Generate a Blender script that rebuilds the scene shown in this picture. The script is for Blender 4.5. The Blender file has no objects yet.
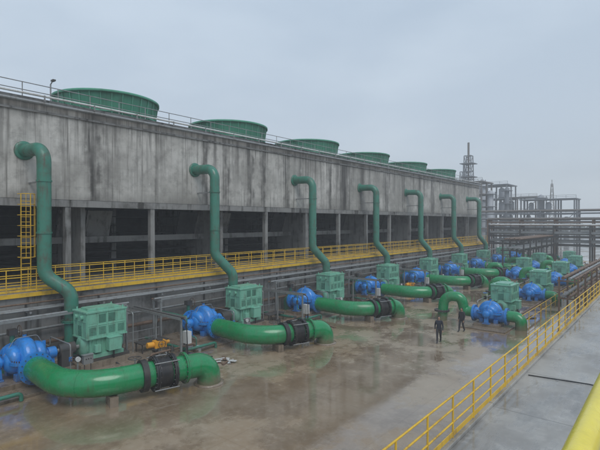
import bpy, math, random
from mathutils import Vector, Matrix
random.seed(7)
scene = bpy.context.scene
R = math.radians
H = 8.0

# ---------------------------------------------------------------- builder
class B:
    def __init__(s):
        s.v=[]; s.f=[]; s.m=[]; s.s=[]; s.mats=[]
    def mi(s, mat):
        if mat not in s.mats: s.mats.append(mat)
        return s.mats.index(mat)
    def add(s, verts, faces, mat, smooth=False):
        o=len(s.v); k=s.mi(mat)
        s.v += [tuple(p) for p in verts]
        for f in faces:
            s.f.append([i+o for i in f]); s.m.append(k); s.s.append(smooth)
    def box(s, c, size, mat, rot=None, top=(1,1)):
        x,y,z=[a/2 for a in size]; tx,ty=top
        vs=[(-x,-y,-z),(x,-y,-z),(x,y,-z),(-x,y,-z),(-x*tx,-y*ty,z),(x*tx,-y*ty,z),(x*tx,y*ty,z),(-x*tx,y*ty,z)]
        vs=[Vector(p) for p in vs]
        if rot is not None: vs=[rot@p for p in vs]
        vs=[p+Vector(c) for p in vs]
        s.add(vs,[(0,3,2,1),(4,5,6,7),(0,1,5,4),(1,2,6,5),(2,3,7,6),(3,0,4,7)],mat)
    def bx(s,x0,x1,y0,y1,z0,z1,mat):
        s.box(((x0+x1)/2,(y0+y1)/2,(z0+z1)/2),(x1-x0,y1-y0,z1-z0),mat)
    def rings(s, rings, mat, smooth=True, cap=True):
        n=len(rings[0]); vs=[p for r in rings for p in r]; fs=[]
        for i in range(len(rings)-1):
            for j in range(n):
                a=i*n+j; b=i*n+(j+1)%n
                fs.append((a,b,b+n,a+n))
        s.add(vs,fs,mat,smooth)
        if cap:
            s.add(rings[0],[tuple(range(n-1,-1,-1))],mat)
            s.add(rings[-1],[tuple(range(n))],mat)
    def tube(s, path, r, mat, n=20, cap=True, smooth=True):
        path=[Vector(p) for p in path]
        rr = r if isinstance(r,(list,tuple)) else [r]*len(path)
        t0=(path[1]-path[0]).normalized()
        up=Vector((0,0,1)) if abs(t0.z)<.9 else Vector((0,1,0))
        u=t0.cross(up).normalized(); out=[]; pt=t0
        for i,p in enumerate(path):
            if i==0: t=t0
            elif i==len(path)-1: t=(path[i]-path[i-1]).normalized()
            else: t=((path[i+1]-p).normalized()+(p-path[i-1]).normalized()).normalized()
            q=pt.rotation_difference(t); u=(q@u); u=(u-t*u.dot(t)).normalized(); w=t.cross(u); pt=t
            out.append([p+(u*math.cos(2*math.pi*k/n)+w*math.sin(2*math.pi*k/n))*rr[i] for k in range(n)])
        s.rings(out,mat,smooth,cap)
    def cyl(s,p0,p1,r,mat,n=16,r1=None,smooth=True):
        s.tube([p0,p1],[r,r if r1 is None else r1],mat,n,True,smooth)
    def rev(s,o,axis,prof,mat,n=28,smooth=True,cap=True):
        o=Vector(o); a=Vector(axis).normalized()
        up=Vector((0,0,1)) if abs(a.z)<.9 else Vector((1,0,0))
        u=a.cross(up).normalized(); w=a.cross(u)
        out=[[o+a*h+(u*math.cos(2*math.pi*k/n)+w*math.sin(2*math.pi*k/n))*r for k in range(n)] for h,r in prof]
        s.rings(out,mat,smooth,cap)
    def flange(s,c,axis,r,mat,th=.09,bolts=16,bmat=None,gap=True):
        c=Vector(c); a=Vector(axis).normalized()
        s.cyl(c-a*(th+.008),c-a*.008,r,mat,28)
        s.cyl(c+a*.008,c+a*(th+.008),r,mat,28)
        up=Vector((0,0,1)) if abs(a.z)<.9 else Vector((1,0,0))
        u=a.cross(up).normalized(); w=a.cross(u)
        for k in range(bolts):
            q=2*math.pi*k/bolts
            p=c+(u*math.cos(q)+w*math.sin(q))*r*.9
            s.cyl(p-a*(th+.05),p+a*(th+.05),.028,bmat or mat,6,smooth=False)
    def wheel(s,c,axis,r,mat,t=.022):
        c=Vector(c); a=Vector(axis).normalized()
        up=Vector((0,0,1)) if abs(a.z)<.9 else Vector((1,0,0))
        u=a.cross(up).normalized(); w=a.cross(u)
        s.tube([c+(u*math.cos(2*math.pi*j/16)+w*math.sin(2*math.pi*j/16))*r for j in range(17)],t,mat,6)
        for q in (u,w): s.cyl(c-q*r,c+q*r,t*.6,mat,5)
    def mesh(s,name):
        me=bpy.data.meshes.new(name)
        me.from_pydata(s.v,[],s.f)
        for m in s.mats: me.materials.append(m)
        me.polygons.foreach_set('material_index',s.m)
        me.polygons.foreach_set('use_smooth',s.s)
        me.update()
        return me
def put(name,me,loc=(0,0,0),rz=0,bev=0,scale=1):
    o=bpy.data.objects.new(name,me); scene.collection.objects.link(o)
    o.location=loc; o.rotation_euler=(0,0,rz); o.scale=scale if isinstance(scale,tuple) else (scale,)*3
    if bev:
        b=o.modifiers.new('bevel','BEVEL'); b.width=bev; b.segments=2; b.limit_method='ANGLE'; b.angle_limit=R(50)
    return o
def fillet(pts,rad,n=10):
    pts=[Vector(p) for p in pts]; out=[pts[0]]
    for i in range(1,len(pts)-1):
        a,b,c=pts[i-1],pts[i],pts[i+1]
        r=rad[i-1] if isinstance(rad,(list,tuple)) else rad
        d0=(a-b).normalized(); d1=(c-b).normalized()
        if (d0+d1).length<.02: out.append(b); continue
        ang=d0.angle(d1)
        t=min(r/math.tan(ang/2),(a-b).length*.49,(c-b).length*.49); rr=t*math.tan(ang/2)
        ctr=b+(d0+d1).normalized()*(rr/math.sin(ang/2))
        s0=b+d0*t-ctr; s1=b+d1*t-ctr
        tot=s0.angle(s1); ax=s0.cross(s1).normalized()
        for k in range(n+1):
            out.append(ctr+Matrix.Rotation(tot*k/n,3,ax)@s0)
    out.append(pts[-1]); return out

# ---------------------------------------------------------------- materials
def nt(name):
    m=bpy.data.materials.new(name); m.use_nodes=True
    t=m.node_tree; return m,t,t.nodes['Principled BSDF']
def N(t,typ,**kw):
    n=t.nodes.new(typ)
    for k,v in kw.items(): setattr(n,k,v)
    return n
def math_(t,op,a,b=None,c=None,clamp=False):
    n=t.nodes.new('ShaderNodeMath'); n.operation=op; n.use_clamp=clamp
    for i,x in enumerate((a,b,c)):
        if x is None: continue
        if isinstance(x,(int,float)): n.inputs[i].default_value=x
        else: t.links.new(x,n.inputs[i])
    return n.outputs[0]
def mixc(t,f,a,b,mode='MIX'):
    n=t.nodes.new('ShaderNodeMix'); n.data_type='RGBA'; n.blend_type=mode
    for i,x in ((0,f),(6,a),(7,b)):
        if isinstance(x,(int,float)): n.inputs[i].default_value=x
        elif isinstance(x,tuple): n.inputs[i].default_value=(x[0],x[1],x[2],1)
        else: t.links.new(x,n.inputs[i])
    return n.outputs[2]
def noise(t,vec,scale,detail=4,rough=.6,sc=None):
    if sc:
        mp=t.nodes.new('ShaderNodeMapping'); mp.inputs['Scale'].default_value=sc
        t.links.new(vec,mp.inputs['Vector']); vec=mp.outputs[0]
    n=t.nodes.new('ShaderNodeTexNoise'); n.inputs['Scale'].default_value=scale
    n.inputs['Detail'].default_value=detail; n.inputs['Roughness'].default_value=rough
    t.links.new(vec,n.inputs['Vector']); return n.outputs[0]
def mr(t,v,a,b,c=0,d=1,smooth=True):
    n=t.nodes.new('ShaderNodeMapRange'); n.interpolation_type='SMOOTHSTEP' if smooth else 'LINEAR'
    t.links.new(v,n.inputs[0])
    for i,x in zip((1,2,3,4),(a,b,c,d)): n.inputs[i].default_value=x
    return n.outputs[0]
def coords(t,world=False):
    if world: return t.nodes.new('ShaderNodeNewGeometry').outputs['Position']
    tc=t.nodes.new('ShaderNodeTexCoord'); oi=t.nodes.new('ShaderNodeObjectInfo')
    k=math_(t,'MULTIPLY',oi.outputs['Random'],60.0)
    va=t.nodes.new('ShaderNodeVectorMath'); va.operation='ADD'
    t.links.new(tc.outputs['Object'],va.inputs[0]); t.links.new(k,va.inputs[1]); return va.outputs[0]
def bump(t,bs,h,strength,dist=.02):
    b=t.nodes.new('ShaderNodeBump'); b.inputs['Strength'].default_value=strength; b.inputs['Distance'].default_value=dist
    t.links.new(h,b.inputs['Height']); t.links.new(b.outputs[0],bs.inputs['Normal'])
def paint(name,col,rough=.4,dirt=(.12,.09,.06),amt=.5,sc=1.6,metal=0,coat=0,streak=True,bmp=0,mud=0):
    m,t,b=nt(name); v=coords(t)
    n1=noise(t,v,sc,5,.65); n2=noise(t,v,sc*1.5,3,.6,(3,3,.35)) if streak else noise(t,v,sc*5,3)
    f=math_(t,'ADD',mr(t,n1,.45,.75,0,amt),mr(t,n2,.48,.75,0,amt),clamp=True)
    c0=mixc(t,n2,tuple(x*.75 for x in col),tuple(min(1,x*1.22) for x in col))
    c1=mixc(t,f,c0,dirt)
    if mud:
        gp=t.nodes.new('ShaderNodeNewGeometry'); sp=t.nodes.new('ShaderNodeSeparateXYZ'); t.links.new(gp.outputs['Position'],sp.inputs[0])
        q=math_(t,'ADD',sp.outputs[2],math_(t,'MULTIPLY',math_(t,'SUBTRACT',n1,.5),1.6))
        c1=mixc(t,mr(t,q,.15,.75,mud,0),c1,(.17,.125,.08))
    t.links.new(c1,b.inputs['Base Color'])
    t.links.new(mr(t,n1,.3,.7,rough*.7,min(1,rough*1.5)),b.inputs['Roughness'])
    b.inputs['Metallic'].default_value=metal
    b.inputs['Coat Weight'].default_value=coat; b.inputs['Coat Roughness'].default_value=.1
    if bmp: bump(t,b,noise(t,v,6,3),bmp,.02)
    return m
GREEN =paint('green_pipe_paint',(.008,.25,.085),.26,(.05,.10,.04),.5,coat=.4,mud=.8)
RISER =paint('riser_paint',(.04,.20,.14),.38,(.08,.085,.06),.7,coat=.15)
SEA   =paint('motor_green',(.19,.47,.345),.38,(.12,.17,.12),.5,coat=.15,mud=.5)
SEAD  =paint('motor_green_dark',(.06,.20,.14),.5,(.04,.05,.04),.5)
BLUE  =paint('pump_blue',(.015,.225,.66),.3,(.06,.10,.15),.5,coat=.35,mud=.55)
STACK =paint('stack_green',(.03,.20,.12),.5,(.03,.09,.06),.6,sc=.6)
STACKL=paint('stack_green_light',(.08,.32,.21),.5,(.05,.13,.09),.5,sc=.6)
YEL   =paint('yellow_paint',(.74,.46,.03),.42,(.24,.15,.06),.6,sc=1.2)
YELN  =paint('yellow_paint_near',(.80,.66,.05),.28,(.45,.34,.06),.35,sc=9,coat=.3)
ORANGE=paint('orange_paint',(.8,.36,.02),.4,amt=.3)
BLACK =paint('black_rubber',(.02,.021,.024),.4,(.07,.06,.045),.5)
STEEL =paint('galvanised_steel',(.29,.30,.30),.42,(.12,.10,.08),.5,metal=.3)
STEELD=paint('dark_steel',(.08,.08,.08),.45,(.09,.065,.045),.6,metal=.2)
RUST  =paint('rusty_steel',(.17,.11,.075),.6,(.08,.05,.03),.6)
WHITE =paint('white_paint',(.6,.61,.6),.5,(.25,.22,.18),.5)
CONC  =paint('pad_concrete',(.25,.20,.15),.25,(.11,.08,.05),.8,sc=1.2,bmp=.25,coat=.3)
CONCD =paint('inner_concrete',(.25,.245,.235),.6,(.05,.047,.042),.95,sc=.5)
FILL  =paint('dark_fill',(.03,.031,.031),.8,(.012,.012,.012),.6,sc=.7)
HAZE1 =paint('hazed_steel',(.19,.205,.225),.8,(.12,.13,.145),.4,sc=.1)  # distant steel, aerial haze mixed into its base colour
HAZE2 =paint('hazed_cladding',(.42,.44,.47),.8,(.27,.28,.3),.5,sc=.1)  # distant cladding and vessels, paled by haze painted into the colour
HAZE3 =paint('hazed_brown_steel',(.17,.15,.135),.8,(.12,.115,.11),.5,sc=.1)  # distant brown steel, greyed with painted haze
SKIN  =paint('skin',(.42,.25,.17),.5,(.3,.17,.12),.2)
CLOTH =paint('dark_jacket',(.018,.022,.035),.8,(.03,.03,.03),.3)
TROUS =paint('dark_trousers',(.03,.03,.035),.8,(.05,.04,.03),.3)
HAIR  =paint('hair',(.012,.01,.009),.6,amt=0)
SHOE  =paint('shoe',(.02,.02,.02),.5,amt=.2)

def wall_mat():
    m,t,b=nt('stained_concrete_wall'); P=coords(t,True)
    sp=N(t,'ShaderNodeSeparateXYZ'); t.links.new(P,sp.inputs[0]); X,Y,Z=sp.outputs
    big=noise(t,P,.22,4,.6); mid=noise(t,P,1.3,5,.7)
    st=noise(t,P,1.0,5,.7,(1,1.3,.06)); st2=noise(t,P,1.0,5,.7,(1,4.0,.10)); wob=noise(t,P,.6,4)
    col=mixc(t,mr(t,big,.38,.62),(.35,.335,.305),(.56,.54,.50))
    col=mixc(t,mr(t,mid,.42,.72,0,.6),col,(.22,.208,.19))
    topg=mr(t,Z,10.2,15.1,.25,1)
    s1=math_(t,'MULTIPLY',math_(t,'MULTIPLY',mr(t,st,.47,.65),topg),.82)
    col=mixc(t,s1,col,(.115,.107,.095))
    s2=math_(t,'MULTIPLY',mr(t,st2,.52,.68),mr(t,big,.35,.6,.3,.82))
    col=mixc(t,s2,col,(.14,.13,.115))
    yy=math_(t,'ADD',Y,math_(t,'MULTIPLY',math_(t,'SUBTRACT',wob,.5),1.9))
    tot=None
    for y0,w,k in ((14.0,.7,.97),(15.0,.5,.5),(28.3,.6,.95),(29.9,.5,.85),(33.2,.7,.85),(23.2,.6,.8),(25.6,.4,.6),(43.2,2.4,.95),(40.4,.6,.8),(47,.9,.7),(53,1.0,.85),(58.2,.7,.7),(63,.9,.8),(68,1.2,.75),(77,.9,.75),(7.0,.3,.5),(10.0,.5,.55),(19,.5,.4),(35.5,.6,.6)):
        d=math_(t,'ABSOLUTE',math_(t,'SUBTRACT',yy,y0))
        q=mr(t,d,0,w,k,0)
        tot=q if tot is None else math_(t,'MAXIMUM',tot,q)
    tot=math_(t,'MULTIPLY',tot,mr(t,st2,.35,.58,.25,1))
    col=mixc(t,tot,col,(.045,.041,.036))
    lime=math_(t,'MULTIPLY',mr(t,wob,.56,.7,0,.7),mr(t,st2,.5,.35,0,1))
    col=mixc(t,lime,col,(.64,.63,.59))
    col=mixc(t,mr(t,math_(t,'ADD',Z,math_(t,'MULTIPLY',st2,2.4)),15.2,16.6,0,.75),col,(.12,.112,.10))
    col=mixc(t,mr(t,math_(t,'ADD',Z,math_(t,'MULTIPLY',st,1.8)),9.7,11.1,.7,0),col,(.14,.133,.12))
    cb=N(t,'ShaderNodeCombineXYZ'); t.links.new(Y,cb.inputs[0]); t.links.new(Z,cb.inputs[1])
    br=N(t,'ShaderNodeTexBrick'); br.offset=0; t.links.new(cb.outputs[0],br.inputs['Vector'])
    br.inputs['Scale'].default_value=1; br.inputs['Brick Width'].default_value=2.44; br.inputs['Row Height'].default_value=1.46
    br.inputs['Mortar Size'].default_value=.02; br.inputs['Mortar Smooth'].default_value=.5
    br.inputs['Color1'].default_value=(1,1,1,1); br.inputs['Color2'].default_value=(.88,.88,.88,1); br.inputs['Mortar'].default_value=(.75,.75,.75,1)
    col=mixc(t,.5,col,br.outputs['Color'],'MULTIPLY')
    t.links.new(col,b.inputs['Base Color'])
    b.inputs['Roughness'].default_value=.65
    bump(t,b,mid,.3,.03)
    return m
WALL=wall_mat()

def ground_mat():
    m,t,b=nt('wet_muddy_concrete'); P=coords(t,True)
    sp=N(t,'ShaderNodeSeparateXYZ'); t.links.new(P,sp.inputs[0]); X,Y,Z=sp.outputs
    a=noise(t,P,.12,4,.6); c=noise(t,P,.5,6,.68); d=noise(t,P,3.2,5,.7); e=noise(t,P,.20,5,.66,(1,.5,1))
    col=mixc(t,mr(t,a,.38,.62),(.30,.215,.135),(.36,.295,.22))
    col=mixc(t,mr(t,c,.42,.66,0,.75),col,(.175,.122,.075))
    col=mixc(t,mr(t,d,.45,.75,0,.5),col,(.44,.37,.285))
    pud=mr(t,math_(t,'ADD',math_(t,'MULTIPLY',e,.66),math_(t,'MULTIPLY',c,.34)),.44,.535)
    col=mixc(t,math_(t,'MULTIPLY',pud,.4),col,(.18,.132,.085))
    cb=N(t,'ShaderNodeCombineXYZ'); t.links.new(Y,cb.inputs[0]); t.links.new(X,cb.inputs[1])
    br=N(t,'ShaderNodeTexBrick'); br.offset=0; t.links.new(cb.outputs[0],br.inputs['Vector'])
    br.inputs['Scale'].default_value=1; br.inputs['Brick Width'].default_value=5.5; br.inputs['Row Height'].default_value=4.2
    br.inputs['Mortar Size'].default_value=.03; br.inputs['Mortar Smooth'].default_value=.6
    br.inputs['Color1'].default_value=(1,1,1,1); br.inputs['Color2'].default_value=(.93,.93,.93,1); br.inputs['Mortar'].default_value=(.66,.62,.57,1)
    col=mixc(t,.4,col,br.outputs['Color'],'MULTIPLY')
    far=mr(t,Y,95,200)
    col=mixc(t,far,col,(.2,.21,.2))  # ground fades to grey far off: distance haze put into the colour
    t.links.new(col,b.inputs['Base Color'])
    rg=math_(t,'ADD',mr(t,pud,0,1,.27,.06),math_(t,'MULTIPLY',math_(t,'MULTIPLY',d,math_(t,'SUBTRACT',1.05,pud)),.14))
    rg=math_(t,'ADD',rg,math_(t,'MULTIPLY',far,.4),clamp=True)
    t.links.new(rg,b.inputs['Roughness'])
    b.inputs['Specular IOR Level'].default_value=.6
    t.links.new(mr(t,pud,0,1,.15,.7),b.inputs['Coat Weight']); b.inputs['Coat Roughness'].default_value=.07
    hh=math_(t,'ADD',math_(t,'MULTIPLY',c,math_(t,'SUBTRACT',1.0,math_(t,'MULTIPLY',pud,.96))),math_(t,'MULTIPLY',d,.015))
    bump(t,b,hh,.22,.04)
    return m
GROUND=ground_mat()
def deck_mat():
    m,t,b=nt('wet_deck_concrete'); P=coords(t,True)
    a=noise(t,P,.35,5,.6); c=noise(t,P,2.2,5,.68); st=noise(t,P,.7,5,.65,(2.0,.5,1))
    col=mixc(t,mr(t,a,.38,.62),(.25,.24,.225),(.36,.35,.325))
    col=mixc(t,mr(t,st,.47,.63,0,.65),col,(.15,.145,.133))
    col=mixc(t,mr(t,c,.48,.72,0,.5),col,(.42,.405,.38))
    sp=N(t,'ShaderNodeSeparateXYZ'); t.links.new(P,sp.inputs[0])
    j=math_(t,'ABSOLUTE',math_(t,'SUBTRACT',math_(t,'MODULO',math_(t,'ADD',sp.outputs[1],60.0),4.0),2.0))
    col=mixc(t,mr(t,j,.012,.03,.6,0),col,(.07,.068,.062))
    t.links.new(col,b.inputs['Base Color'])
    t.links.new(math_(t,'ADD',mr(t,st,.42,.58,.45,.08),math_(t,'MULTIPLY',c,.08)),b.inputs['Roughness'])
    bump(t,b,c,.2,.02); return m
DECK=deck_mat()

# ---------------------------------------------------------------- ground
g=B(); g.add([(-1500,-300,0),(1500,-300,0),(1500,2500,0),(-1500,2500,0)],[(0,1,2,3)],GROUND)
put('ground',g.mesh('ground'))

# ---------------------------------------------------------------- cooling tower building
WX=-29.3; WT=15.15; WB=9.4; BT=4.1; Y0,Y1=-14,90
c=B()
c.bx(WX-.35,WX,Y0,Y1,WB,WT,WALL)
c.bx(-46,WX-.352,Y0,Y0+.35,0,WT,WALL); c.bx(-46,WX-.352,Y1-.35,Y1,0,WT,WALL)
c.bx(-46,-45.6,Y0+.35,Y1-.35,0,WT,WALL)
c.bx(-45.6,WX-.352,Y0+.35,Y1-.35,14.3,14.6,CONCD)
c.bx(WX-.45,WX+.14,Y0-.1,Y1+.1,WT+.003,WT+.2,CONCD)
c.bx(WX+.003,WX+.10,Y0,Y1,WT-.62,WT-.5,CONCD)
c.bx(-45.6,WX-.36,Y0+.36,Y1-.36,9.1,9.38,CONCD)
c.bx(WX-.5,WX-.02,Y0+.4,Y1-.4,WB-.45,WB-.004,CONCD)
c.bx(-45.5,-27.8,Y0,Y1,0,BT-.12,CONCD)
c.bx(-29.6,-27.7,Y0-.02,Y1+.02,BT-.118,BT,CONCD)
y=Y0+2.6; i=0
while y<Y1-1:
    c.bx(WX-.42,WX-.06,y-.17,y+.17,BT+.002,WB-.455,CONCD)
    if i%2==0: c.bx(-40,WX-1.0,y+1.2,y+1.5,BT+.002,9.09,CONCD)
    else: c.bx(-35.4,-35.0,y-.2,y+.2,BT+.002,9.09,CONCD)
    y+=5.98; i+=1
c.bx(WX-3.6,WX-3.3,Y0+.4,Y1-.4,6.5,6.95,CONCD)
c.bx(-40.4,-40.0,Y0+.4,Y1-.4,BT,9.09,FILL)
for y in range(int(Y0)+2,int(Y1)-2,2):
    if (y//6)%2==0:
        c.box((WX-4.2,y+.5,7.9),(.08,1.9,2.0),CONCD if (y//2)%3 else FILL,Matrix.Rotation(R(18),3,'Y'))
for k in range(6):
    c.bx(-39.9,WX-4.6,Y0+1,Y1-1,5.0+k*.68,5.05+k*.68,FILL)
put('cooling_tower_building',c.mesh('cooling_tower_building'))

# fan stacks
s=B()
prof=[(0,4.2),(.4,4.0),(.9,3.86),(1.5,3.8),(2.1,3.82),(2.7,3.9),(3.25,3.98)]
s.rev((0,0,0),(0,0,1),prof,STACK,64,cap=False)
s.rev((0,0,0),(0,0,1),[(h,r-.1) for h,r in prof][::-1],STACKL,64,cap=False)
s.rev((0,0,0),(0,0,1),[(3.11,4.02),(3.11,4.12),(3.29,4.12),(3.29,3.86),(3.11,3.86)],STACKL,64,cap=False)
s.rev((0,0,0),(0,0,1),[(1.7,3.8),(1.7,3.88),(1.8,3.88),(1.8,3.8)],STACKL,64,cap=False)
for k in range(32):
    a=2*math.pi*k/32; ca,sa=math.cos(a),math.sin(a)
    s.tube([((r+.03)*ca,(r+.03)*sa,h) for h,r in prof],.045,STACKL,5)
s.cyl((0,0,0),(0,0,1.3),.4,STEELD); s.cyl((0,0,1.3),(0,0,1.6),.7,STEELD)
for k in range(3):
    s.box((0,0,1.45),(7.2,.5,.06),STEEL,Matrix.Rotation(k*math.pi/3,3,'Z')@Matrix.Rotation(.15,3,'X'))
sm=s.mesh('fan_stack')
for k in range(6): put('cooling_tower_fan_stack',sm,(-36.2,18.6+13.2*k,14.61),k*.7)

def railing(b,x,ya,yb,z,h,mat,step=1.5,rails=(1,.55),rp=.03,toe=None,xdir=False,rr=.026):
    P=(lambda a,zz:(a,x,zz)) if xdir else (lambda a,zz:(x,a,zz))
    n=max(1,int(round((yb-ya)/step)))
    for k in range(n+1):
        a=ya+(yb-ya)*k/n; b.cyl(P(a,z),P(a,z+h),rp,mat,6)
    for q in rails: b.cyl(P(ya,z+h*q),P(yb,z+h*q),rr,mat,8)
    if toe:
        if xdir: b.bx(ya,yb,x-.008,x+.008,z+.02,z+toe,mat)
        else: b.bx(x-.008,x+.008,ya,yb,z+.02,z+toe,mat)
r=B(); railing(r,WX-.2,Y0,Y1,WT+.2,.9,STEEL,2.0,(1,.5),.028,rr=.028)
r.cyl((WX+.35,Y0,WT-.1),(WX+.35,Y1,WT-.1),.09,STEEL,10)
r.cyl((WX+.3,Y0,WT+.35),(WX+.3,Y1,WT+.35),.07,WHITE,8)
y=Y0+1
while y<Y1:
    r.bx(WX+.143,WX+.42,y-.04,y+.04,WT+.02,WT+.1,STEEL); r.bx(WX+.38,WX+.42,y-.04,y+.04,WT+.1,WT+.38,STEEL); y+=3
put('roof_railing',r.mesh('roof_railing'))
l=B(); l.cyl((0,0,0),(0,0,2.0),.045,STEEL); l.cyl((0,0,2.0),(.3,0,2.15),.035,STEEL); l.box((.4,0,2.17),(.34,.18,.09),STEELD)
put('roof_lamp',l.mesh('roof_lamp'),(WX-.8,11.8,14.61))

r=B(); railing(r,-27.82,Y0,Y1,BT,1.25,YEL,1.5,(1,.66,.33),.03,.14,rr=.027)
put('walkway_railing',r.mesh('walkway_railing'))
r=B(); railing(r,-29.05,Y0,Y1,BT,1.25,YEL,1.5,(1,.66,.33),.03,.14,rr=.027)
put('walkway_railing',r.mesh('walkway_railing_b'))
r=B(); r.bx(-27.698,-27.62,Y0,Y1,BT-.26,BT-.04,YEL)
put('walkway_edge_beam',r.mesh('walkway_edge_beam'))
r=B(); lx,ly=-28.75,9.9
for sgn in (-.25,.25): r.cyl((lx,ly+sgn,BT),(lx,ly+sgn,9.6),.03,YEL,6)
z=BT+.3
while z<9.5: r.cyl((lx,ly-.25,z),(lx,ly+.25,z),.02,YEL,6); z+=.3
z=6.0
while z<9.6:
    r.tube([(lx+.75*math.sin(a),ly+.42*math.cos(a),z) for a in [math.pi*k/10 for k in range(11)]],.025,YEL,6); z+=.6
for a in [math.pi*k/6 for k in range(1,6)]:
    r.cyl((lx+.75*math.sin(a),ly+.42*math.cos(a),6.0),(lx+.75*math.sin(a),ly+.42*math.cos(a),9.6),.018,YEL,5)
put('caged_ladder',r.mesh('caged_ladder'))

# ---------------------------------------------------------------- risers
for k in range(7):
    y=10.3+12.2*k; rx=-27.2
    r=B(); zt=12.15-.05*(k%2)
    p=fillet([(WX-.3,y-.3,zt+.02),(rx,y,zt),(rx,y,5.5-.5*(k==0)),(-26.35,y+1.1,4.0),(-26.35,y+1.1,0)],[.8,.9,.9],12)
    r.tube(p,.37,RISER,24)
    r.rev((WX+.02,y-.29,zt+.02),(1,0,0),[(0,.55),(.06,.55),(.06,.39)],RISER,24)
    for zz in (10.3,7.4):
        r.cyl((rx,y,zz-.05),(rx,y,zz+.05),.41,RISER,24)
    r.bx(WX+.003,rx-.35,y-.06,y+.06,10.26,10.34,STEEL)
    r.flange((-26.35,y+1.1,2.4),(0,0,1),.55,RISER,.06,12,STEELD)
    put('riser_pipe',r.mesh('riser_pipe'))

# ---------------------------------------------------------------- motor
def make_motor():
    b=B()
    b.bx(-1.25,1.25,-1.75,1.75,0,.38,CONC)
    b.bx(-.95,.95,-1.45,1.45,.383,.52,STEELD)
    b.bx(-.72,.72,-1.0,1.0,.523,1.5,SEA)
    b.rev((0,-1.35,1.08),(0,1,0),[(0,.25),(.03,.42),(.18,.58),(.34,.6),(.345,.6)],SEA,28)
    b.rev((0,1.35,1.08),(0,-1,0),[(0,.25),(.03,.42),(.18,.58),(.34,.6),(.345,.6)],SEA,28)
    for sx in (-1,1):
        b.box((sx*.84,0,.62),(.22,2.1,.18),SEA)
        for q in range(7): b.box((sx*.76,-.84+q*.28,1.0),(.08,.04,.72),SEA)
    b.bx(-.9,.9,-1.25,1.25,1.5,2.72,SEA)
    b.bx(-.96,.96,-1.31,1.31,2.723,2.80,SEA)
    b.bx(-.95,.95,-1.3,1.3,1.46,1.53,SEA)
    b.bx(-.55,.55,-.95,.95,2.803,2.9,SEA)
    for sx in (-1,1):
        for q in range(5): b.box((sx*.915,-1.2+q*.6,2.12),(.03,.06,1.16),SEA)
        b.box((sx*.912,0,2.12),(.024,2.4,.05),SEA)
        for q in (-.9,-.3,.3,.9):
            for z in range(6): b.box((sx*.915,q,1.68+z*.065),(.03,.42,.022),SEAD,Matrix.Rotation(sx*.5,3,'Y'))
            b.box((sx*.905,q,2.42),(.012,.44,.42),SEAD if abs(q)<.5 and sx>0 else SEA)
    for sy in (-1,1):
        for q in range(4): b.box((-.84+q*.56,sy*1.265,2.12),(.05,.03,1.16),SEA)
        b.box((0,sy*1.262,2.3),(1.6,.024,.05),SEA)
        for z in range(7): b.box((0,sy*1.265,1.62+z*.075),(.48,.03,.03),SEAD)
        b.cyl((-.35,sy*1.25,2.5),(-.35,sy*1.42,2.5),.11,SEA,14); b.cyl((.35,sy*1.25,2.5),(.35,sy*1.42,2.5),.11,SEA,14)
    for sx in (-.75,.75):
        for sy in (-1.1,1.1):
            b.cyl((sx,sy,2.8),(sx,sy,2.93),.05,SEA,8)
    b.box((1.03,.35,1.12),(.5,.8,.62),SEA); b.box((1.03,.35,1.45),(.56,.86,.04),SEA)
    b.box((.95,-.65,1.0),(.3,.36,.36),SEA)
    b.tube(fillet([(1.05,.35,.82),(1.05,.35,.2),(1.6,.5,.04),(2.4,1.4,.04)],.2,5),.05,BLACK,8)
    b.cyl((0,-1.35,1.08),(0,-2.7,1.08),.10,STEEL,12)
    b.rev((0,-2.5,1.08),(0,1,0),[(0,.3),(.9,.3)],STEELD,20)
    b.bx(-.3,.3,-2.45,-1.8,.3,1.0,STEELD)
    b.bx(-.5,.5,-2.6,-1.76,0,.3,CONC)
    return b.mesh('pump_motor')
MOT=make_motor()

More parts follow.
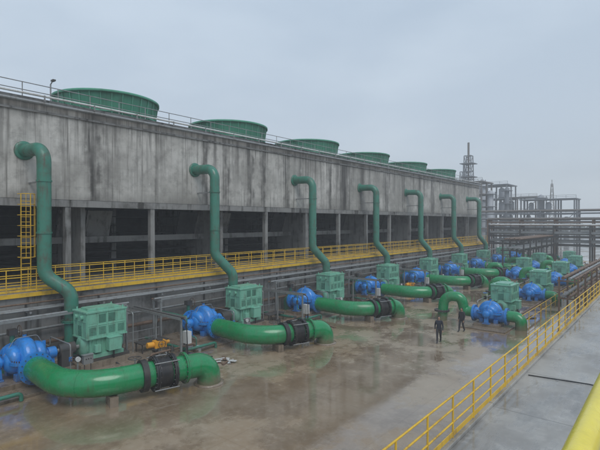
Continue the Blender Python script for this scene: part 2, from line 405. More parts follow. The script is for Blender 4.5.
def make_pump():
    b=B(); z=1.22
    b.bx(-1.05,1.05,-1.35,1.35,0,.36,CONC)
    for sx in (-1,1):
        b.box((sx*.62,0,.52),(.34,1.3,.32),BLUE)
    b.rev((0,0,z),(0,1,0),[(-.98,.2),(-.95,.34),(-.86,.48),(-.66,.62),(-.42,.66),(-.36,.70),(-.31,.92),(-.2,1.02),(0,1.06),(.2,1.02),(.31,.92),(.36,.70),(.42,.66),(.66,.62),(.86,.48),(.95,.34),(.98,.2)],BLUE,36)
    for sy in (-1,1):
        b.tube([(math.cos(a)*.52,sy*.56,z+math.sin(a)*.42) for a in [math.pi*k/14 for k in range(15)]],[.22+.12*math.sin(math.pi*k/14) for k in range(15)],BLUE,14)
        b.box((0,sy*.72,z+.45),(.07,.5,.5),BLUE)
        b.rev((0,sy*.95,z),(0,sy,0),[(0,.2),(.1,.2),(.1,.3),(.48,.3),(.52,.24),(.56,.12)],BLUE,20)
        b.box((0,sy*1.2,z-.45),(.34,.36,.62),BLUE,None,(.7,.8)); b.box((0,sy*1.2,.4),(.6,.42,.08),BLUE)
    n=32; out=[]
    for k in range(n):
        a=2*math.pi*k/n; ca,sa=math.cos(a),math.sin(a)
        out.append((math.copysign(abs(ca)**.55,ca)*1.16,math.copysign(abs(sa)**.55,sa)*.86))
    b.rings([[Vector((p[0],p[1],z-.075)) for p in out],[Vector((p[0],p[1],z+.075)) for p in out]],BLUE,False)
    for k in range(0,n):
        p=out[k]; b.cyl((p[0]*.93,p[1]*.92,z-.12),(p[0]*.93,p[1]*.92,z+.15),.032,STEELD,6,smooth=False)
    for sx in (-1,1):
        b.tube([(sx*.25,0,z-.32),(sx*.8,0,z-.3),(sx*1.4,0,z-.22)],[.5,.53,.55],BLUE,26)
        b.flange((sx*1.42,0,z-.22),(sx,0,0),.76,BLUE,.08,16,STEELD)
        b.box((sx*.95,0,z-.02),(.5,.07,.5),BLUE)
    b.cyl((0,0,z+1.0),(0,0,z+1.2),.09,BLUE,10); b.box((0,0,z+1.24),(.2,.2,.08),STEELD)
    b.tube(fillet([(.1,-.95,z+.3),(.2,-.5,z+1.1),(.2,.5,z+1.1),(.1,.95,z+.3)],.2,5),.022,STEEL,6)
    return b.mesh('split_case_pump')
PUMP=make_pump()

PX=-24.9; NU=9
py=[8.5+11.1*k for k in range(NU)]
for k in range(NU):
    put('split_case_pump',PUMP,(PX,py[k],0),0,.02)
    put('pump_motor',MOT,(PX-.1,py[k]+3.9,0),0,.018,(.88,.9,1.12))
    b=B(); ex=-17.8; ey=max(14.3+9.7*k,py[k]+3.6)
    zz=1.0
    bp=Vector((PX+5.6,py[k]-.15,zz))
    pts=[(PX+1.5,py[k],zz),bp,(ex,ey,zz),(ex+.02,ey+.03,-.3)]
    d=(Vector((ex,ey,0))-Vector((bp.x,bp.y,0))); L=d.length; d.normalize()
    path=fillet([Vector(p) for p in pts],[2.5,.95],16)
    b.tube(path,.58,GREEN,32)
    def at(u): return bp+d*(L*u)
    p0=at(.56) if L>5.4 else at(.45)
    b.flange(p0,d,.80,BLACK,.07,18,STEELD)
    prof=[(.12+q*.05,.62+.07*(q%2)) for q in range(13)]
    b.rev(p0,d,prof,BLACK,32)
    p1=p0+d*.84; b.flange(p1,d,.80,BLACK,.07,18,STEELD)
    for q in range(4):
        a=math.pi/4+q*math.pi/2; u=d.cross(Vector((0,0,1))); off=(u*math.cos(a)+Vector((0,0,1))*math.sin(a))*.86
        b.cyl(p0+off-d*.15,p1+off+d*.15,.03,STEEL,6)
    p3=p1+d*.6
    b.flange(p3,d,.74,GREEN,.05,18,STEELD)
    p2=p0-d*.5
    b.cyl(p2-d*.13,p2+d*.13,.72,BLACK,28)
    side=-d.cross(Vector((0,0,1)))
    b.cyl(p2+side*.65,p2+side*1.15,.11,STEELD,10); b.box(p2+side*1.2,(.36,.36,.4),STEELD)
    hw=p2+side*1.25+Vector((0,0,.5))
    b.cyl(p2+side*1.2,hw,.035,STEEL,8); b.wheel(hw,(0,0,1),.3,STEELD)
    for i_ in (9,17,):
        q0=path[i_]; tt=(path[i_+1]-path[i_-1]).normalized(); b.cyl(q0-tt*.02,q0+tt*.02,.59,GREEN,32)
    q=at(.26); b.box((q.x,q.y,.22),(.8,.35,.44),CONC,Matrix.Rotation(math.atan2(d.y,d.x)+math.pi/2,3,'Z'))
    b.rev((ex+.02,ey+.03,0),(0,0,1),[(0.004,.74),(.06,.74),(.07,.59)],CONC,28)
    put('suction_pipe',b.mesh('suction_pipe'))
    b=B()
    p=fillet([(PX-1.5,py[k],1.0),(-26.9,py[k],1.0),(-26.9,py[k]+.02,-.2)],.5,8)
    b.tube(p,.42,RISER,22); b.flange((PX-1.62,py[k],1.0),(1,0,0),.66,RISER,.06,12,STEELD)
    b.cyl((PX-1.72,py[k],1.3),(PX-1.72,py[k],2.1),.12,RISER,12); b.box((PX-1.72,py[k],2.25),(.4,.4,.3),STEELD)
    b.wheel((PX-1.72,py[k]+.35,2.25),(0,1,0),.3,RUST)
    put('discharge_pipe',b.mesh('discharge_pipe'))
    rnd=random.Random(k*3+1)
    b=B()
    ya=py[k]+1.7; 
    b.tube(fillet([(-27.2,ya,1.2),(-26.2,ya,1.2),(-26.2,ya,1.75),(-23.7,ya,1.75),(-23.7,ya,.12)],.15,4),.035,STEEL,8)
    b.cyl((-23.7,ya,.9),(-23.7,ya,1.1),.08,BLUE,8); b.cyl((-23.7,ya,1.0),(-23.45,ya,1.0),.02,STEEL,6); b.wheel((-23.45,ya,1.0),(1,0,0),.12,RUST,.015)
    yb=py[k]-1.9
    b.tube(fillet([(-27.2,yb,1.9),(-24.2,yb,1.9),(-24.2,yb,.7),(-23.2,yb,.7),(-23.2,yb,.05)],.15,4),.045,RISER,8)
    b.cyl((-24.2,yb,1.2),(-24.2,yb,1.45),.1,STEELD,8); b.wheel((-23.95,yb,1.32),(1,0,0),.16,BLUE,.018); b.cyl((-24.2,yb,1.32),(-23.95,yb,1.32),.02,STEEL,6)
    for q in range(3):
        xx=-22.4+rnd.uniform(-.5,.5); yy=py[k]+rnd.uniform(5,8.5)
        b.cyl((xx,yy,0),(xx,yy,rnd.uniform(.5,1.1)),.05,STEELD,8)
    b.tube(fillet([(-22.6,py[k]+5.6,.05),(-22.6,py[k]+5.6,.55),(-22.6,py[k]+8.6,.55),(-22.6,py[k]+8.6,.05)],.12,4),.06,RUST,8)
    b.cyl((-22.6,py[k]+7,.42),(-22.6,py[k]+7,.68),.12,STEELD,10); b.cyl((-22.6,py[k]+7,.6),(-22.6,py[k]+7,.95),.025,STEEL,6); b.wheel((-22.6,py[k]+7,.95),(0,0,1),.2,RUST,.018)
    yc=py[k]+5.5
    b.tube(fillet([(-27.3,yc,2.9),(-25.6,yc,2.9),(-25.6,yc,.1)],.2,4),.05,STEELD,8)
    b.tube(fillet([(-27.3,yc+.35,2.6),(-24.9,yc+.35,2.6),(-24.9,yc+.35,.1)],.2,4),.035,STEEL,8)
    b.cyl((-22.0,py[k]+1.3,.0),(-22.0,py[k]+1.3,1.35),.035,STEEL,8); b.cyl((-22.0,py[k]+1.3,1.42),(-21.92,py[k]+1.3,1.42),.12,WHITE,14); b.cyl((-22.03,py[k]+1.3,1.42),(-21.99,py[k]+1.3,1.42),.14,STEELD,14)
    b.tube(fillet([(-26.9,py[k]-3.2,.35),(-22.4,py[k]-3.2,.35),(-22.4,py[k]-1.0,.35),(-22.4,py[k]-1.0,.02)],.2,5),.09,RISER,10)
    for xx in (-26,-24.4,-22.9): b.bx(xx-.06,xx+.06,py[k]-3.28,py[k]-3.12,0,.26,CONC)
    put('flushing_pipework',b.mesh('flushing_pipework'))
    b=B()
    railing(b,-26.0,py[k]+6.0,py[k]+8.4,.12,1.0,STEEL,.8,(1,.5),.022,rr=.02)
    b.bx(-25.6,-24.7,py[k]+6.3,py[k]+8.2,.55,.6,STEELD)
    for xx in (-25.5,-24.8):
        for yy in (py[k]+6.4,py[k]+8.1): b.bx(xx-.03,xx+.03,yy-.03,yy+.03,.0,.548,STEELD)
    put('access_step',b.mesh('access_step'))
    # steel support frame between pump and basin wall
    b=B(); f0,f1=py[k]-2.7,py[k]+6.0
    for yy in (f0,f1):
        for xx in (-26.75,-25.9): b.bx(xx-.05,xx+.05,yy-.05,yy+.05,0,2.75,STEEL)
        b.bx(-26.85,-25.8,yy-.06,yy+.06,2.753,2.87,STEEL)
    b.bx(-25.95,-25.85,f0,f1,2.873,2.97,STEEL)
    b.cyl((-26.2,f0-.3,2.96),(-26.2,f1+.3,2.96),.075,STEEL,10)
    b.cyl((-26.5,f0-.3,2.93),(-26.5,f1+.3,2.93),.05,RUST,8)
    b.cyl((-26.75,f0,.3),(-25.9,f0,2.6),.025,STEEL,6); b.cyl((-26.75,f1,2.6),(-25.9,f1,.3),.025,STEEL,6)
    put('steel_support_frame',b.mesh('steel_support_frame'))
    b=B()
    for q in range(9):
        xx=rnd.uniform(-23.8,-19.8); yy=py[k]+rnd.uniform(5.5,9.0)
        b.box((xx,yy,.03+q*.004),(rnd.uniform(.2,.9),rnd.uniform(.08,.22),.04),rnd.choice((RUST,WHITE,STEELD,CONC,STEEL)),Matrix.Rotation(rnd.uniform(0,3),3,'Z'))
    cx,cy=-21.3+rnd.uniform(-.6,.6),py[k]+rnd.uniform(5.0,6.5)
    b.tube([(cx+(.42-.002*q)*math.cos(q*.5),cy+(.42-.002*q)*math.sin(q*.5),.04+q*.003) for q in range(50)],.025,BLACK,6)
    bx_,by_=-22.8+rnd.uniform(-.3,.3),py[k]+9.0
    b.rev((bx_,by_,0),(0,0,1),[(.004,.13),(.32,.17),(.32,.15),(.05,.12)],BLUE if k%2 else WHITE,14)
    put('site_debris',b.mesh('site_debris'))

b=B()
for k in range(NU):
    b.bx(-27.0,-22.6,py[k]-2.4,py[k]+6.2,.0,.12,CONC)
put('equipment_plinth',b.mesh('equipment_plinth'),bev=.02)

b=B()
y=Y0+3
while y<Y1:
    b.bx(-27.65,-27.58,y-.05,y+.05,0,3.5,STEELD); b.bx(-27.66,-26.9,y-.05,y+.05,3.0,3.1,STEEL); y+=4.1
for dx,zz,rr_,mm in ((-27.45,3.2,.08,STEEL),(-27.05,3.19,.07,STEEL),(-27.45,3.5,.05,RUST)):
    b.cyl((dx,Y0,zz),(dx,Y1,zz),rr_,mm,10)
b.cyl((-27.45,Y0,1.2),(-27.45,Y1,1.2),.12,RUST,10); b.cyl((-27.5,Y0,2.0),(-27.5,Y1,2.0),.08,STEEL,10)
put('pipe_rack',b.mesh('pipe_rack'))
for k in range(NU-1):
    b=B(); yy=py[k]+7.2
    z=2.35
    b.bx(-27.4,-21.8,yy-.22,yy-.17,z,z+.14,STEEL); b.bx(-27.4,-21.8,yy+.17,yy+.22,z,z+.14,STEEL)
    x=-27.3
    while x<-21.8: b.bx(x-.02,x+.02,yy-.168,yy+.168,z+.01,z+.04,STEEL); x+=.35
    for q in (-.08,.0,.09): b.cyl((-27.3,yy+q,z+.07),(-21.9,yy+q,z+.07),.028,BLACK,6)
    for x in (-22.0,-24.6): b.bx(x-.05,x+.05,yy-.05,yy+.05,0,z-.003,STEEL); b.bx(x-.16,x+.16,yy-.16,yy+.16,0.005,.14,STEELD)
    b.bx(-22.2,-21.75,yy+.25,yy+.55,.9,1.6,WHITE); b.bx(-22.0,-21.95,yy+.3,yy+.35,.12,.9,STEELD)
    b.tube(fillet([(-21.9,yy,z+.05),(-21.5,yy,z),(-21.5,yy+.1,.3),(-21.0,yy+1.5,.04)],.3,5),.03,BLACK,6)
    put('cable_tray',b.mesh('cable_tray'))
    if k%3==0:
        b=B()
        b.cyl((0,0,0),(0,0,.06),.3,STEELD,16); b.cyl((0,0,.06),(0,0,.55),.09,STEEL,12)
        b.box((0,0,.75),(.5,.7,.4),ORANGE); b.cyl((0,-.35,.75),(0,-.75,.75),.17,ORANGE,16); b.cyl((0,.35,.78),(0,.6,.78),.12,ORANGE,14)
        b.cyl((.25,0,.8),(.4,0,.8),.03,STEEL,8); b.wheel((.4,0,.8),(1,0,0),.22,STEELD)
        b.box((0,0,1.0),(.3,.3,.1),STEELD)
        put('valve_actuator',b.mesh('valve_actuator'),(-23.6,py[k]+6.8,.0),random.uniform(-.5,.5),.03)

# ---------------------------------------------------------------- right-hand pump row
for (mx,my) in ((-10.9,40.0),(-10.9,53.0),(-11.2,66.0),(-11.5,79.0),(-16.5,70),(-17,82),(-14,90)):
    sc=.95
    put('pump_motor',MOT,(mx,my,0),0,.018,(.88,.9,1.02))
    put('split_case_pump',PUMP,(mx,my-4.05*sc,0),0,.02,.85)
    b=B(); yy=my-4.05*sc
    b.tube(fillet([(mx-1.25,yy,.9),(mx-2.0,yy,.9),(mx-2.2,yy-.2,2.0),(mx-3.5,yy-.4,2.0),(mx-3.7,yy-.4,-.2)],[.4,.5,.8],10),.40,GREEN,26)
    b.flange((mx-3.69,yy-.4,.8),(0,0,1),.6,STEELD,.06,14,STEEL)
    b.tube(fillet([(mx+1.25,yy,.9),(mx+2.2,yy,.9),(mx+2.2,yy,-.2)],[.6],8),.42,GREEN,24)
    put('discharge_pipe',b.mesh('discharge_pipe_r'))
    b=B(); b.bx(mx-1.7,mx+1.6,yy-2,my+2.4,0,.1,CONC); put('equipment_plinth',b.mesh('equipment_plinth_r'),bev=.02)
    b=B()
    b.tube(fillet([(mx-1.6,my-2,.1),(mx-1.6,my-2,1.5),(mx-1.6,my+3,1.5),(mx-1.6,my+3,.1)],.2,5),.05,STEEL,8)
    b.tube(fillet([(mx+1.7,my-2,.1),(mx+1.7,my-2,.8),(mx+1.7,my+5,.8),(mx+1.7,my+5,.1)],.2,5),.08,RUST,8)
    b.cyl((mx-1.6,my,1.35),(mx-1.6,my,1.65),.12,STEELD,8); b.wheel((mx-1.6,my,1.9),(0,0,1),.18,BLUE,.02); b.cyl((mx-1.6,my,1.5),(mx-1.6,my,1.9),.02,STEEL,6)
    put('flushing_pipework',b.mesh('flushing_pipework_r'))

# ---------------------------------------------------------------- right concrete deck and railing
b=B(); DX=-4.15; DZ=2.5
b.bx(DX-.25,14,-12,84,DZ-.25,DZ,DECK)
b.bx(DX,13.8,-11.8,83.8,0,DZ-.252,CONCD)
put('concrete_deck',b.mesh('concrete_deck'))
b=B(); b.bx(DX-.22,DX+.02,-11.9,83.9,DZ+.002,DZ+.10,DECK); put('deck_kerb',b.mesh('deck_kerb'),bev=.02)
b=B(); railing(b,DX-.1,-11.5,83.5,DZ+.10,1.05,YEL,1.5,(1,.68,.36),.026,.15,rr=.024); put('deck_railing',b.mesh('deck_railing'))
b=B(); b.tube([(-3.95,9.6,DZ+.03),(-3.0,10.0,DZ+.03),(-2.2,10.1,DZ+.03),(-1.0,10.4,DZ+.03),(1,10.8,DZ+.03)],.03,BLACK,6)
b.tube([(-4.0,17.6,DZ+.03),(-2.2,17.9,DZ+.03),(0,17.6,DZ+.03)],.02,BLACK,6)
put('ground_cable',b.mesh('ground_cable'))

b=B(); b.bx(-.05,2.2,-2.5,3.5,H-1.75,H-1.65,STEEL)
for x in (.1,2.0):
    for y in (-2.3,3.3): b.bx(x-.06,x+.06,y-.06,y+.06,DZ,H-1.753,STEELD)
put('viewing_platform',b.mesh('viewing_platform'))
b=B(); X=-.12
b.cyl((X,-2.5,H-.385),(X,3.5,H-.385),.024,YELN,24)
b.cyl((X,-2.5,H-.95),(X,3.5,H-.95),.02,YELN,12)
for y in (-2.4,-.9,3.4): b.cyl((X,y,H-1.7),(X,y,H-.385),.022,YELN,14)
put('platform_handrail',b.mesh('platform_handrail'))

b=B(); y=44
while y<98:
    for x in (-7.6,-6.2): b.bx(x-.07,x+.07,y-.07,y+.07,0,3.3,RUST)
    b.bx(-7.75,-6.05,y-.06,y+.06,1.4,1.52,RUST); b.bx(-7.75,-6.05,y-.06,y+.06,2.9,3.02,RUST); y+=4
for x,z,rr_,mm in ((-7.3,1.68,.15,STEEL),(-6.8,1.65,.12,RUST),(-6.4,1.62,.1,RUST),(-7.3,3.2,.15,RUST),(-6.8,3.15,.12,STEEL),(-6.45,3.14,.11,RUST)):
    b.cyl((x,44,z),(x,98,z),rr_,mm,12)
put('pipe_rack',b.mesh('pipe_rack_low'))
b=B(); railing(b,-8.6,36,96,0,1.1,YEL,2,(1,.5),.03); put('safety_railing',b.mesh('safety_railing'))
b=B(); railing(b,92,-26,-5,0,1.1,YEL,2,(1,.5),.03,xdir=True); put('safety_railing',b.mesh('safety_railing_x'))

def bridge(y,x0,x1,levels,mat,mats,step=6,w=3):
    b=B(); x=x0
    while x<=x1:
        for yy in (y-w/2,y+w/2): b.bx(x-.14,x+.14,yy-.14,yy+.14,0,levels[-1]+.2,mat)
        for z in levels: b.bx(x-.1,x+.1,y-w/2-.3,y+w/2+.3,z-.3,z,mat)
        x+=step
    for z in levels:
        for yy in (y-w/2-.02,y+w/2+.02): b.bx(x0,x1,yy-.09,yy+.09,z-.62,z-.32,mat)
        for q in range(5):
            rr_=random.choice((.1,.16,.22,.28)); b.cyl((x0,y-w/2+.3+q*(w-.6)/4,z+rr_),(x1,y-w/2+.3+q*(w-.6)/4,z+rr_),rr_,random.choice(mats),10)
    put('pipe_bridge',b.mesh('pipe_bridge'))
bridge(100,-30,70,[4.0,5.6,7.2],STEELD,[STEEL,RUST,STEELD,WHITE],6,3)
bridge(112,-34,80,[5.2,8.4],RUST,[STEEL,RUST,HAZE3],7,3)
bridge(128,-50,110,[6.0,8.6,10.6],HAZE1,[HAZE1,HAZE2,HAZE3],8,4)
b=B()
y=74
while y<99:
    for x in (-20.5,-17.5): b.bx(x-.1,x+.1,y-.1,y+.1,0,5.2,STEELD)
    b.bx(-20.8,-17.2,y-.08,y+.08,3.5,3.7,STEELD); b.bx(-20.8,-17.2,y-.08,y+.08,5.0,5.2,STEELD); y+=4
for x in (-20.2,-19.5,-18.8,-18.1):
    b.cyl((x,74,3.9),(x,99,3.9),.17,STEEL,10); b.cyl((x,74,5.38),(x,99,5.38),.14,RUST,10)
put('pipe_rack',b.mesh('pipe_rack_mid'))

# ---------------------------------------------------------------- distant plant
def frame(name,x,y,w,d,nl,hs,mat,vessels=True,clad=None):
    b=B(); nx=max(1,round(w/6)); ny=max(1,round(d/6))
    for i in range(nx+1):
        for j in range(ny+1):
            b.bx(x+i*w/nx-.25,x+i*w/nx+.25,y+j*d/ny-.25,y+j*d/ny+.25,0,nl*hs,mat)
    for l in range(1,nl+1):
        b.bx(x-.6,x+w+.6,y-.6,y+d+.6,l*hs-.35,l*hs,mat)
        railing(b,y-.6,x-.6,x+w+.6,l*hs,1.1,mat,3,(1,.5),.05,xdir=True,rr=.05)
        if vessels:
            for i in range(nx):
                if random.random()<.75:
                    rr_=random.uniform(.8,1.8); b.rev((x+(i+.5)*w/nx,y+d*.3,(l-1)*hs+.2),(0,0,1),[(0,.3),(.3,rr_),(hs*.65,rr_),(hs*.75,.4)],clad or HAZE2,16)
    for l in range(nl):
        i=random.randrange(nx); b.cyl((x+i*w/nx,y,l*hs),(x+(i+1)*w/nx,y,(l+1)*hs),.12,mat,6)
    put(name,b.mesh(name))
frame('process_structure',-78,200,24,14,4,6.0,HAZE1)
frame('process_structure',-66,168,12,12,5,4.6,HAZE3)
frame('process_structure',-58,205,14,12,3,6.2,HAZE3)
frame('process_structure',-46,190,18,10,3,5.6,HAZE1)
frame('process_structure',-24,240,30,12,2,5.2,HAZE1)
def column(x,y,r,h,mat=HAZE2):
    b=B(); b.rev((x,y,0),(0,0,1),[(0,r),(h*.6,r),(h*.63,r*.8),(h,r*.8),(h+r*.5,.2)],mat,20)
    for q in range(1,5):
        z=h*q/4.2; b.rev((x,y,z),(0,0,1),[(0,r+.1),(0,r+.9),(.2,r+.9),(.2,r+.1)],HAZE1,16)
    b.cyl((x+r+.4,y-.3,0),(x+r+.4,y-.3,h),.2,HAZE1,6)
    put('distillation_column',b.mesh('distillation_column'))
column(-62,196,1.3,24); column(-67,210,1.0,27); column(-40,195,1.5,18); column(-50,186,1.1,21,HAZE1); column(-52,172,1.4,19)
def lattice(x,y,h,w0,w1,mat,n=10,t=.14):
    b=B(); cs=[(-1,-1),(1,-1),(1,1),(-1,1)]
    P=lambda c,k:(x+c[0]*(w0+(w1-w0)*k/n)/2,y+c[1]*(w0+(w1-w0)*k/n)/2,h*k/n)
    for k in range(n):
        for i in range(4):
            a,c_=cs[i],cs[(i+1)%4]
            b.cyl(P(a,k),P(a,k+1),t,mat,5); b.cyl(P(a,k),P(c_,k+1),t*.6,mat,4); b.cyl(P(a,k+1),P(c_,k+1),t*.6,mat,4)
    b.cyl((x,y,h),(x,y,h*1.08),t,mat,5)
    return b
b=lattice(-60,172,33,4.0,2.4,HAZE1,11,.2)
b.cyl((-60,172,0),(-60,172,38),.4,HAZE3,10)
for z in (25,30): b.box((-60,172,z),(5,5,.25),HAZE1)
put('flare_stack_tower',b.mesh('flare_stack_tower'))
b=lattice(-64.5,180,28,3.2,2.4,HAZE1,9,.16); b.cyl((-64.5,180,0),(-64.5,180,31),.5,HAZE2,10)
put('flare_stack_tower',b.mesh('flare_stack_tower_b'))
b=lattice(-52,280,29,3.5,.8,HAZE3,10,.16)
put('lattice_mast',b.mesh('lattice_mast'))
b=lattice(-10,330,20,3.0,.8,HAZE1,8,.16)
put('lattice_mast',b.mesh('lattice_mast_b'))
b=B()
b.rev((-20,300,0),(0,0,1),[(0,9),(8,9),(10,1)],HAZE2,32); put('storage_tank',b.mesh('storage_tank'))
b=B()
b.rev((0,310,0),(0,0,1),[(0,7),(7,7),(8.5,1)],HAZE2,32); put('storage_tank',b.mesh('storage_tank_b'))
b=B(); b.bx(-95,-60,112,134,0,11,HAZE2); b.bx(-95.3,-59.7,111.7,134.3,11.003,11.5,HAZE1)
for z in (2,6):
    for q in range(8): b.bx(-93+q*4.2,-91+q*4.2,111.9,111.997,z,z+1.8,HAZE3)
    for q in range(5): b.bx(-59.997,-59.9,114+q*4,116+q*4,z,z+1.8,HAZE3)
put('plant_building',b.mesh('plant_building'))
TREE=paint('distant_foliage',(.09,.12,.09),.9,(.06,.08,.065),.7,sc=.05)
b=B()
for i in range(2600):
    x=random.uniform(-420,260); y=random.uniform(420,460)
    h=5+3.0*math.sin(x*.05)+2*math.sin(x*.17+1)
    z=random.uniform(0,h+random.random()*2); s_=random.uniform(.9,2.4)
    m_=Matrix.Rotation(random.uniform(0,6),3,(random.random()+.01,random.random(),random.random()))
    vs=[m_@Vector(p)*s_+Vector((x,y,z)) for p in ((1,0,0),(0,1,0),(-1,0,.2),(0,-1,0),(0,0,1),(0,0,-1))]
    b.add(vs,[(0,1,4),(1,2,4),(2,3,4),(3,0,4),(1,0,5),(2,1,5),(3,2,5),(0,3,5)],TREE)
put('distant_tree_belt',b.mesh('distant_tree_belt'))

# ---------------------------------------------------------------- people
def person(name,loc,rz,stride,jack,armsw):
    s_=stride
    J={'pel':(0,0,.95,.135),'belly':(0,.01,1.1,.13),'chest':(0,.0,1.3,.155),'neckb':(0,0,1.44,.075),'neck':(0,.01,1.52,.055),
       'hL':(.095,0,.9,.10),'kL':(.10,.16*s_+.04,.49,.065),'aL':(.10,.05+.22*s_,.09,.045),'tL':(.11,.22+.22*s_,.04,.038),
       'hR':(-.095,0,.9,.10),'kR':(-.10,-.06*s_+.05,.49,.065),'aR':(-.10,-.30*s_,.10,.045),'tR':(-.11,-.30*s_+.17,.04,.038),
       'sL':(.185,0,1.40,.07),'eL':(.25,-.12*armsw,1.12,.047),'wL':(.25,-.10*armsw+.08,.87,.032),'hdL':(.25,-.08*armsw+.11,.80,.03),
       'sR':(-.185,0,1.40,.07),'eR':(-.25,.10*armsw,1.12,.047),'wR':(-.25,.16*armsw+.08,.87,.032),'hdR':(-.25,.18*armsw+.11,.80,.03)}
    E=[('pel','belly'),('belly','chest'),('chest','neckb'),('neckb','neck'),('pel','hL'),('hL','kL'),('kL','aL'),('aL','tL'),('pel','hR'),('hR','kR'),('kR','aR'),('aR','tR'),
       ('chest','sL'),('sL','eL'),('eL','wL'),('wL','hdL'),('chest','sR'),('sR','eR'),('eR','wR'),('wR','hdR')]
    ks=list(J); me=bpy.data.meshes.new('body'); me.from_pydata([J[k][:3] for k in ks],[(ks.index(a),ks.index(b_)) for a,b_ in E],[])
    o=bpy.data.objects.new('body',me); scene.collection.objects.link(o)
    sk=o.modifiers.new('skin','SKIN'); sub=o.modifiers.new('sub','SUBSURF'); sub.levels=2; sub.render_levels=2
    for i,k in enumerate(ks):
        sv=me.skin_vertices[0].data[i]; sv.radius=(J[k][3]*1.12,J[k][3]*(.85 if k in('chest','belly','pel') else 1.12)); sv.use_root=(k=='pel')
    dg=bpy.context.evaluated_depsgraph_get(); dg.update()
    nm=bpy.data.meshes.new_from_object(o.evaluated_get(dg))
    b=B()
    vs=[v.co.copy() for v in nm.vertices]
    groups={}
    for p in nm.polygons:
        z=p.center.z; xx=abs(p.center.x)
        if z<.075: m_=SHOE
        elif z>1.49 or (xx>.19 and z<.87): m_=SKIN
        elif z<.93 and xx<.2: m_=TROUS
        else: m_=jack
        groups.setdefault(m_,[]).append(list(p.vertices))
    o0=len(b.v); b.v+= [tuple(v) for v in vs]
    for m_,fs in groups.items():
        k=b.mi(m_)
        for f in fs: b.f.append([i+o0 for i in f]); b.m.append(k); b.s.append(True)
    bpy.data.objects.remove(o)
    def ell(c,r,m_,z0=-1,z1=1,n=20):
        rg=[]
        for i in range(13):
            t=z0+(z1-z0)*i/12; q=math.sqrt(max(0.0004,1-t*t))
            rg.append([Vector((c[0]+r[0]*q*math.cos(2*math.pi*j/n),c[1]+r[1]*q*math.sin(2*math.pi*j/n),c[2]+r[2]*t)) for j in range(n)])
        b.rings(rg,m_,True)
    ell((0,.025,1.635),(.074,.093,.115),SKIN)
    ell((0,.008,1.66),(.082,.098,.105),HAIR,-.15,1)
    ell((0,-.03,1.635),(.078,.07,.10),HAIR)
    b.box((0,.122,1.625),(.022,.03,.04),SKIN,None,(.6,.4))
    for sx in (-1,1):
        ell((sx*.028,.105,1.645),(.011,.008,.007),HAIR,n=8); ell((sx*.078,.015,1.632),(.010,.02,.03),SKIN,n=8)
        hd=J['hdL' if sx>0 else 'hdR'][:3]
        for f in range(4):
            yy=hd[1]-.03+f*.02; l_=(.055,.068,.072,.06)[f]
            b.tube([(hd[0],yy,hd[2]+.01),(hd[0]-sx*.004,yy+.004,hd[2]-.035),(hd[0]-sx*.018,yy+.008,hd[2]-.035-l_*.8)],[.010,.009,.007],SKIN,6)
        b.tube([(hd[0],hd[1]+.02,hd[2]+.03),(hd[0]-sx*.01,hd[1]+.05,hd[2]+.0),(hd[0]-sx*.012,hd[1]+.055,hd[2]-.03)],[.012,.010,.008],SKIN,6)
    b.box((0,.116,1.588),(.04,.01,.008),RUST)
    put(name,b.mesh(name),loc,rz)
person('person',(-12.0,28.9,0),R(200),1.0,CLOTH,1)
person('person',(-11.9,32.8,0),R(170),.7,TROUS,.6)

# ---------------------------------------------------------------- clutter
b=B()
for i in range(16):
    a=random.uniform(0,6); b.box((random.uniform(-.6,.6),random.uniform(-.6,.6),.03+i*.006),(random.uniform(.3,.8),random.uniform(.06,.25),.03),random.choice((WHITE,STEEL,WHITE,RUST)),Matrix.Rotation(a,3,'Z'))
put('scrap_pile',b.mesh('scrap_pile'),(-19.6,16.9,0))
b=B()
for (x0,y0,a0) in ((-20,2.6,.5),(-19.4,3.4,.4),(-18.5,2.0,.3)):
    pts=[(x0+q*.8*math.cos(a0)+.2*math.sin(q*1.7),y0+q*.8*math.sin(a0)+.25*math.sin(q*1.1),.03) for q in range(9)]
    b.tube(pts,.035,BLACK,6)
for k in range(5):
    y0=11+k*11.1
    b.tube([(-22.2+.7*math.sin(q*.8+k),y0+q*.5,.04) for q in range(11)],.03,BLACK,6)
put('ground_hose',b.mesh('ground_hose'))
for k in range(6):
    b=B(); b.cyl((-.2,0,0),(-.2,0,.9),.03,STEELD,8); b.cyl((.2,0,0),(.2,0,.9),.03,STEELD,8); b.box((0,0,1.15),(.6,.28,.55),STEEL); b.box((0,0,1.44),(.68,.36,.03),STEEL)
    for q in (-.15,0,.15): b.cyl((q,.14,1.2),(q,.17,1.2),.03,BLACK,8)
    put('control_box',b.mesh('control_box'),(-22.9,py[k]+2.2,.12),R(-90+random.uniform(-15,15)),0,.8)

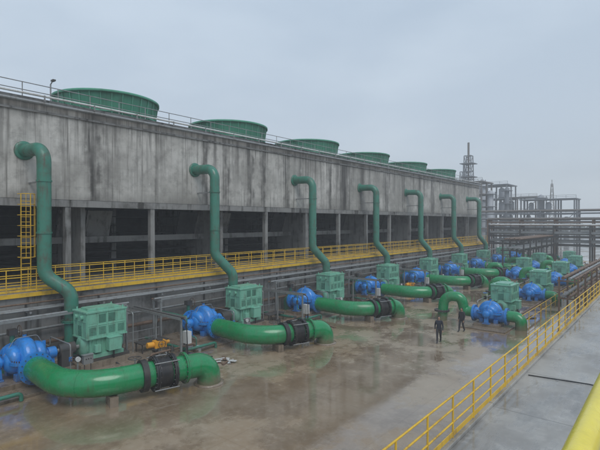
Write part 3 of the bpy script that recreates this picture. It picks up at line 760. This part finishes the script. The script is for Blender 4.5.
# ---------------------------------------------------------------- rain haze (real scattering volume)
m=bpy.data.materials.new('rain_haze'); m.use_nodes=True; t=m.node_tree; t.nodes.clear()
o_=t.nodes.new('ShaderNodeOutputMaterial'); vs_=t.nodes.new('ShaderNodeVolumeScatter')
vs_.inputs['Density'].default_value=.002; vs_.inputs['Color'].default_value=(.985,.99,1,1); vs_.inputs['Anisotropy'].default_value=0
t.links.new(vs_.outputs[0],o_.inputs['Volume'])
b=B(); b.bx(-160,60,-20,380,-1,46,m); put('rain_haze',b.mesh('rain_haze'))

# ---------------------------------------------------------------- world, sun, camera
w=bpy.data.worlds.new('World'); scene.world=w; w.use_nodes=True; t=w.node_tree
bg=t.nodes['Background']
EL=R(52)
sk=t.nodes.new('ShaderNodeTexSky'); sk.sky_type='NISHITA'; sk.sun_disc=False; sk.sun_elevation=EL
sd=Vector((.80,-.45,0)).normalized()
sk.sun_rotation=math.atan2(sd.x,sd.y)
tc=t.nodes.new('ShaderNodeTexCoord'); sp=t.nodes.new('ShaderNodeSeparateXYZ'); t.links.new(tc.outputs['Generated'],sp.inputs[0])
nz=noise(t,tc.outputs['Generated'],1.8,4,.5,(1,1,2.6))
cl=mixc(t,mr(t,sp.outputs[2],0,.5,0,1,False),(5.4,6.0,6.6),(4.35,5.2,6.15))
cl=mixc(t,mr(t,nz,.32,.68,0,1),cl,mixc(t,1.0,cl,(.83,.855,.885),'MULTIPLY'))
fin=mixc(t,.93,sk.outputs[0],cl)
t.links.new(fin,bg.inputs[0]); bg.inputs[1].default_value=.138
sun=bpy.data.lights.new('sun','SUN'); sun.energy=1.5; sun.angle=R(35); sun.color=(1,.975,.94)
so=bpy.data.objects.new('sun',sun); scene.collection.objects.link(so)
dirv=Vector((sd.x*math.cos(EL),sd.y*math.cos(EL),math.sin(EL)))
so.rotation_euler=dirv.to_track_quat('Z','Y').to_euler()
cam=bpy.data.cameras.new('camera'); co=bpy.data.objects.new('camera',cam); scene.collection.objects.link(co)
cam.lens=27.06; cam.sensor_width=36; cam.clip_end=6000; cam.clip_start=.05
co.location=(0,0,H); co.rotation_euler=(R(90-.38),0,R(39.7)); scene.camera=co
scene.view_settings.view_transform='Standard'; scene.view_settings.look='None'; scene.view_settings.exposure=0
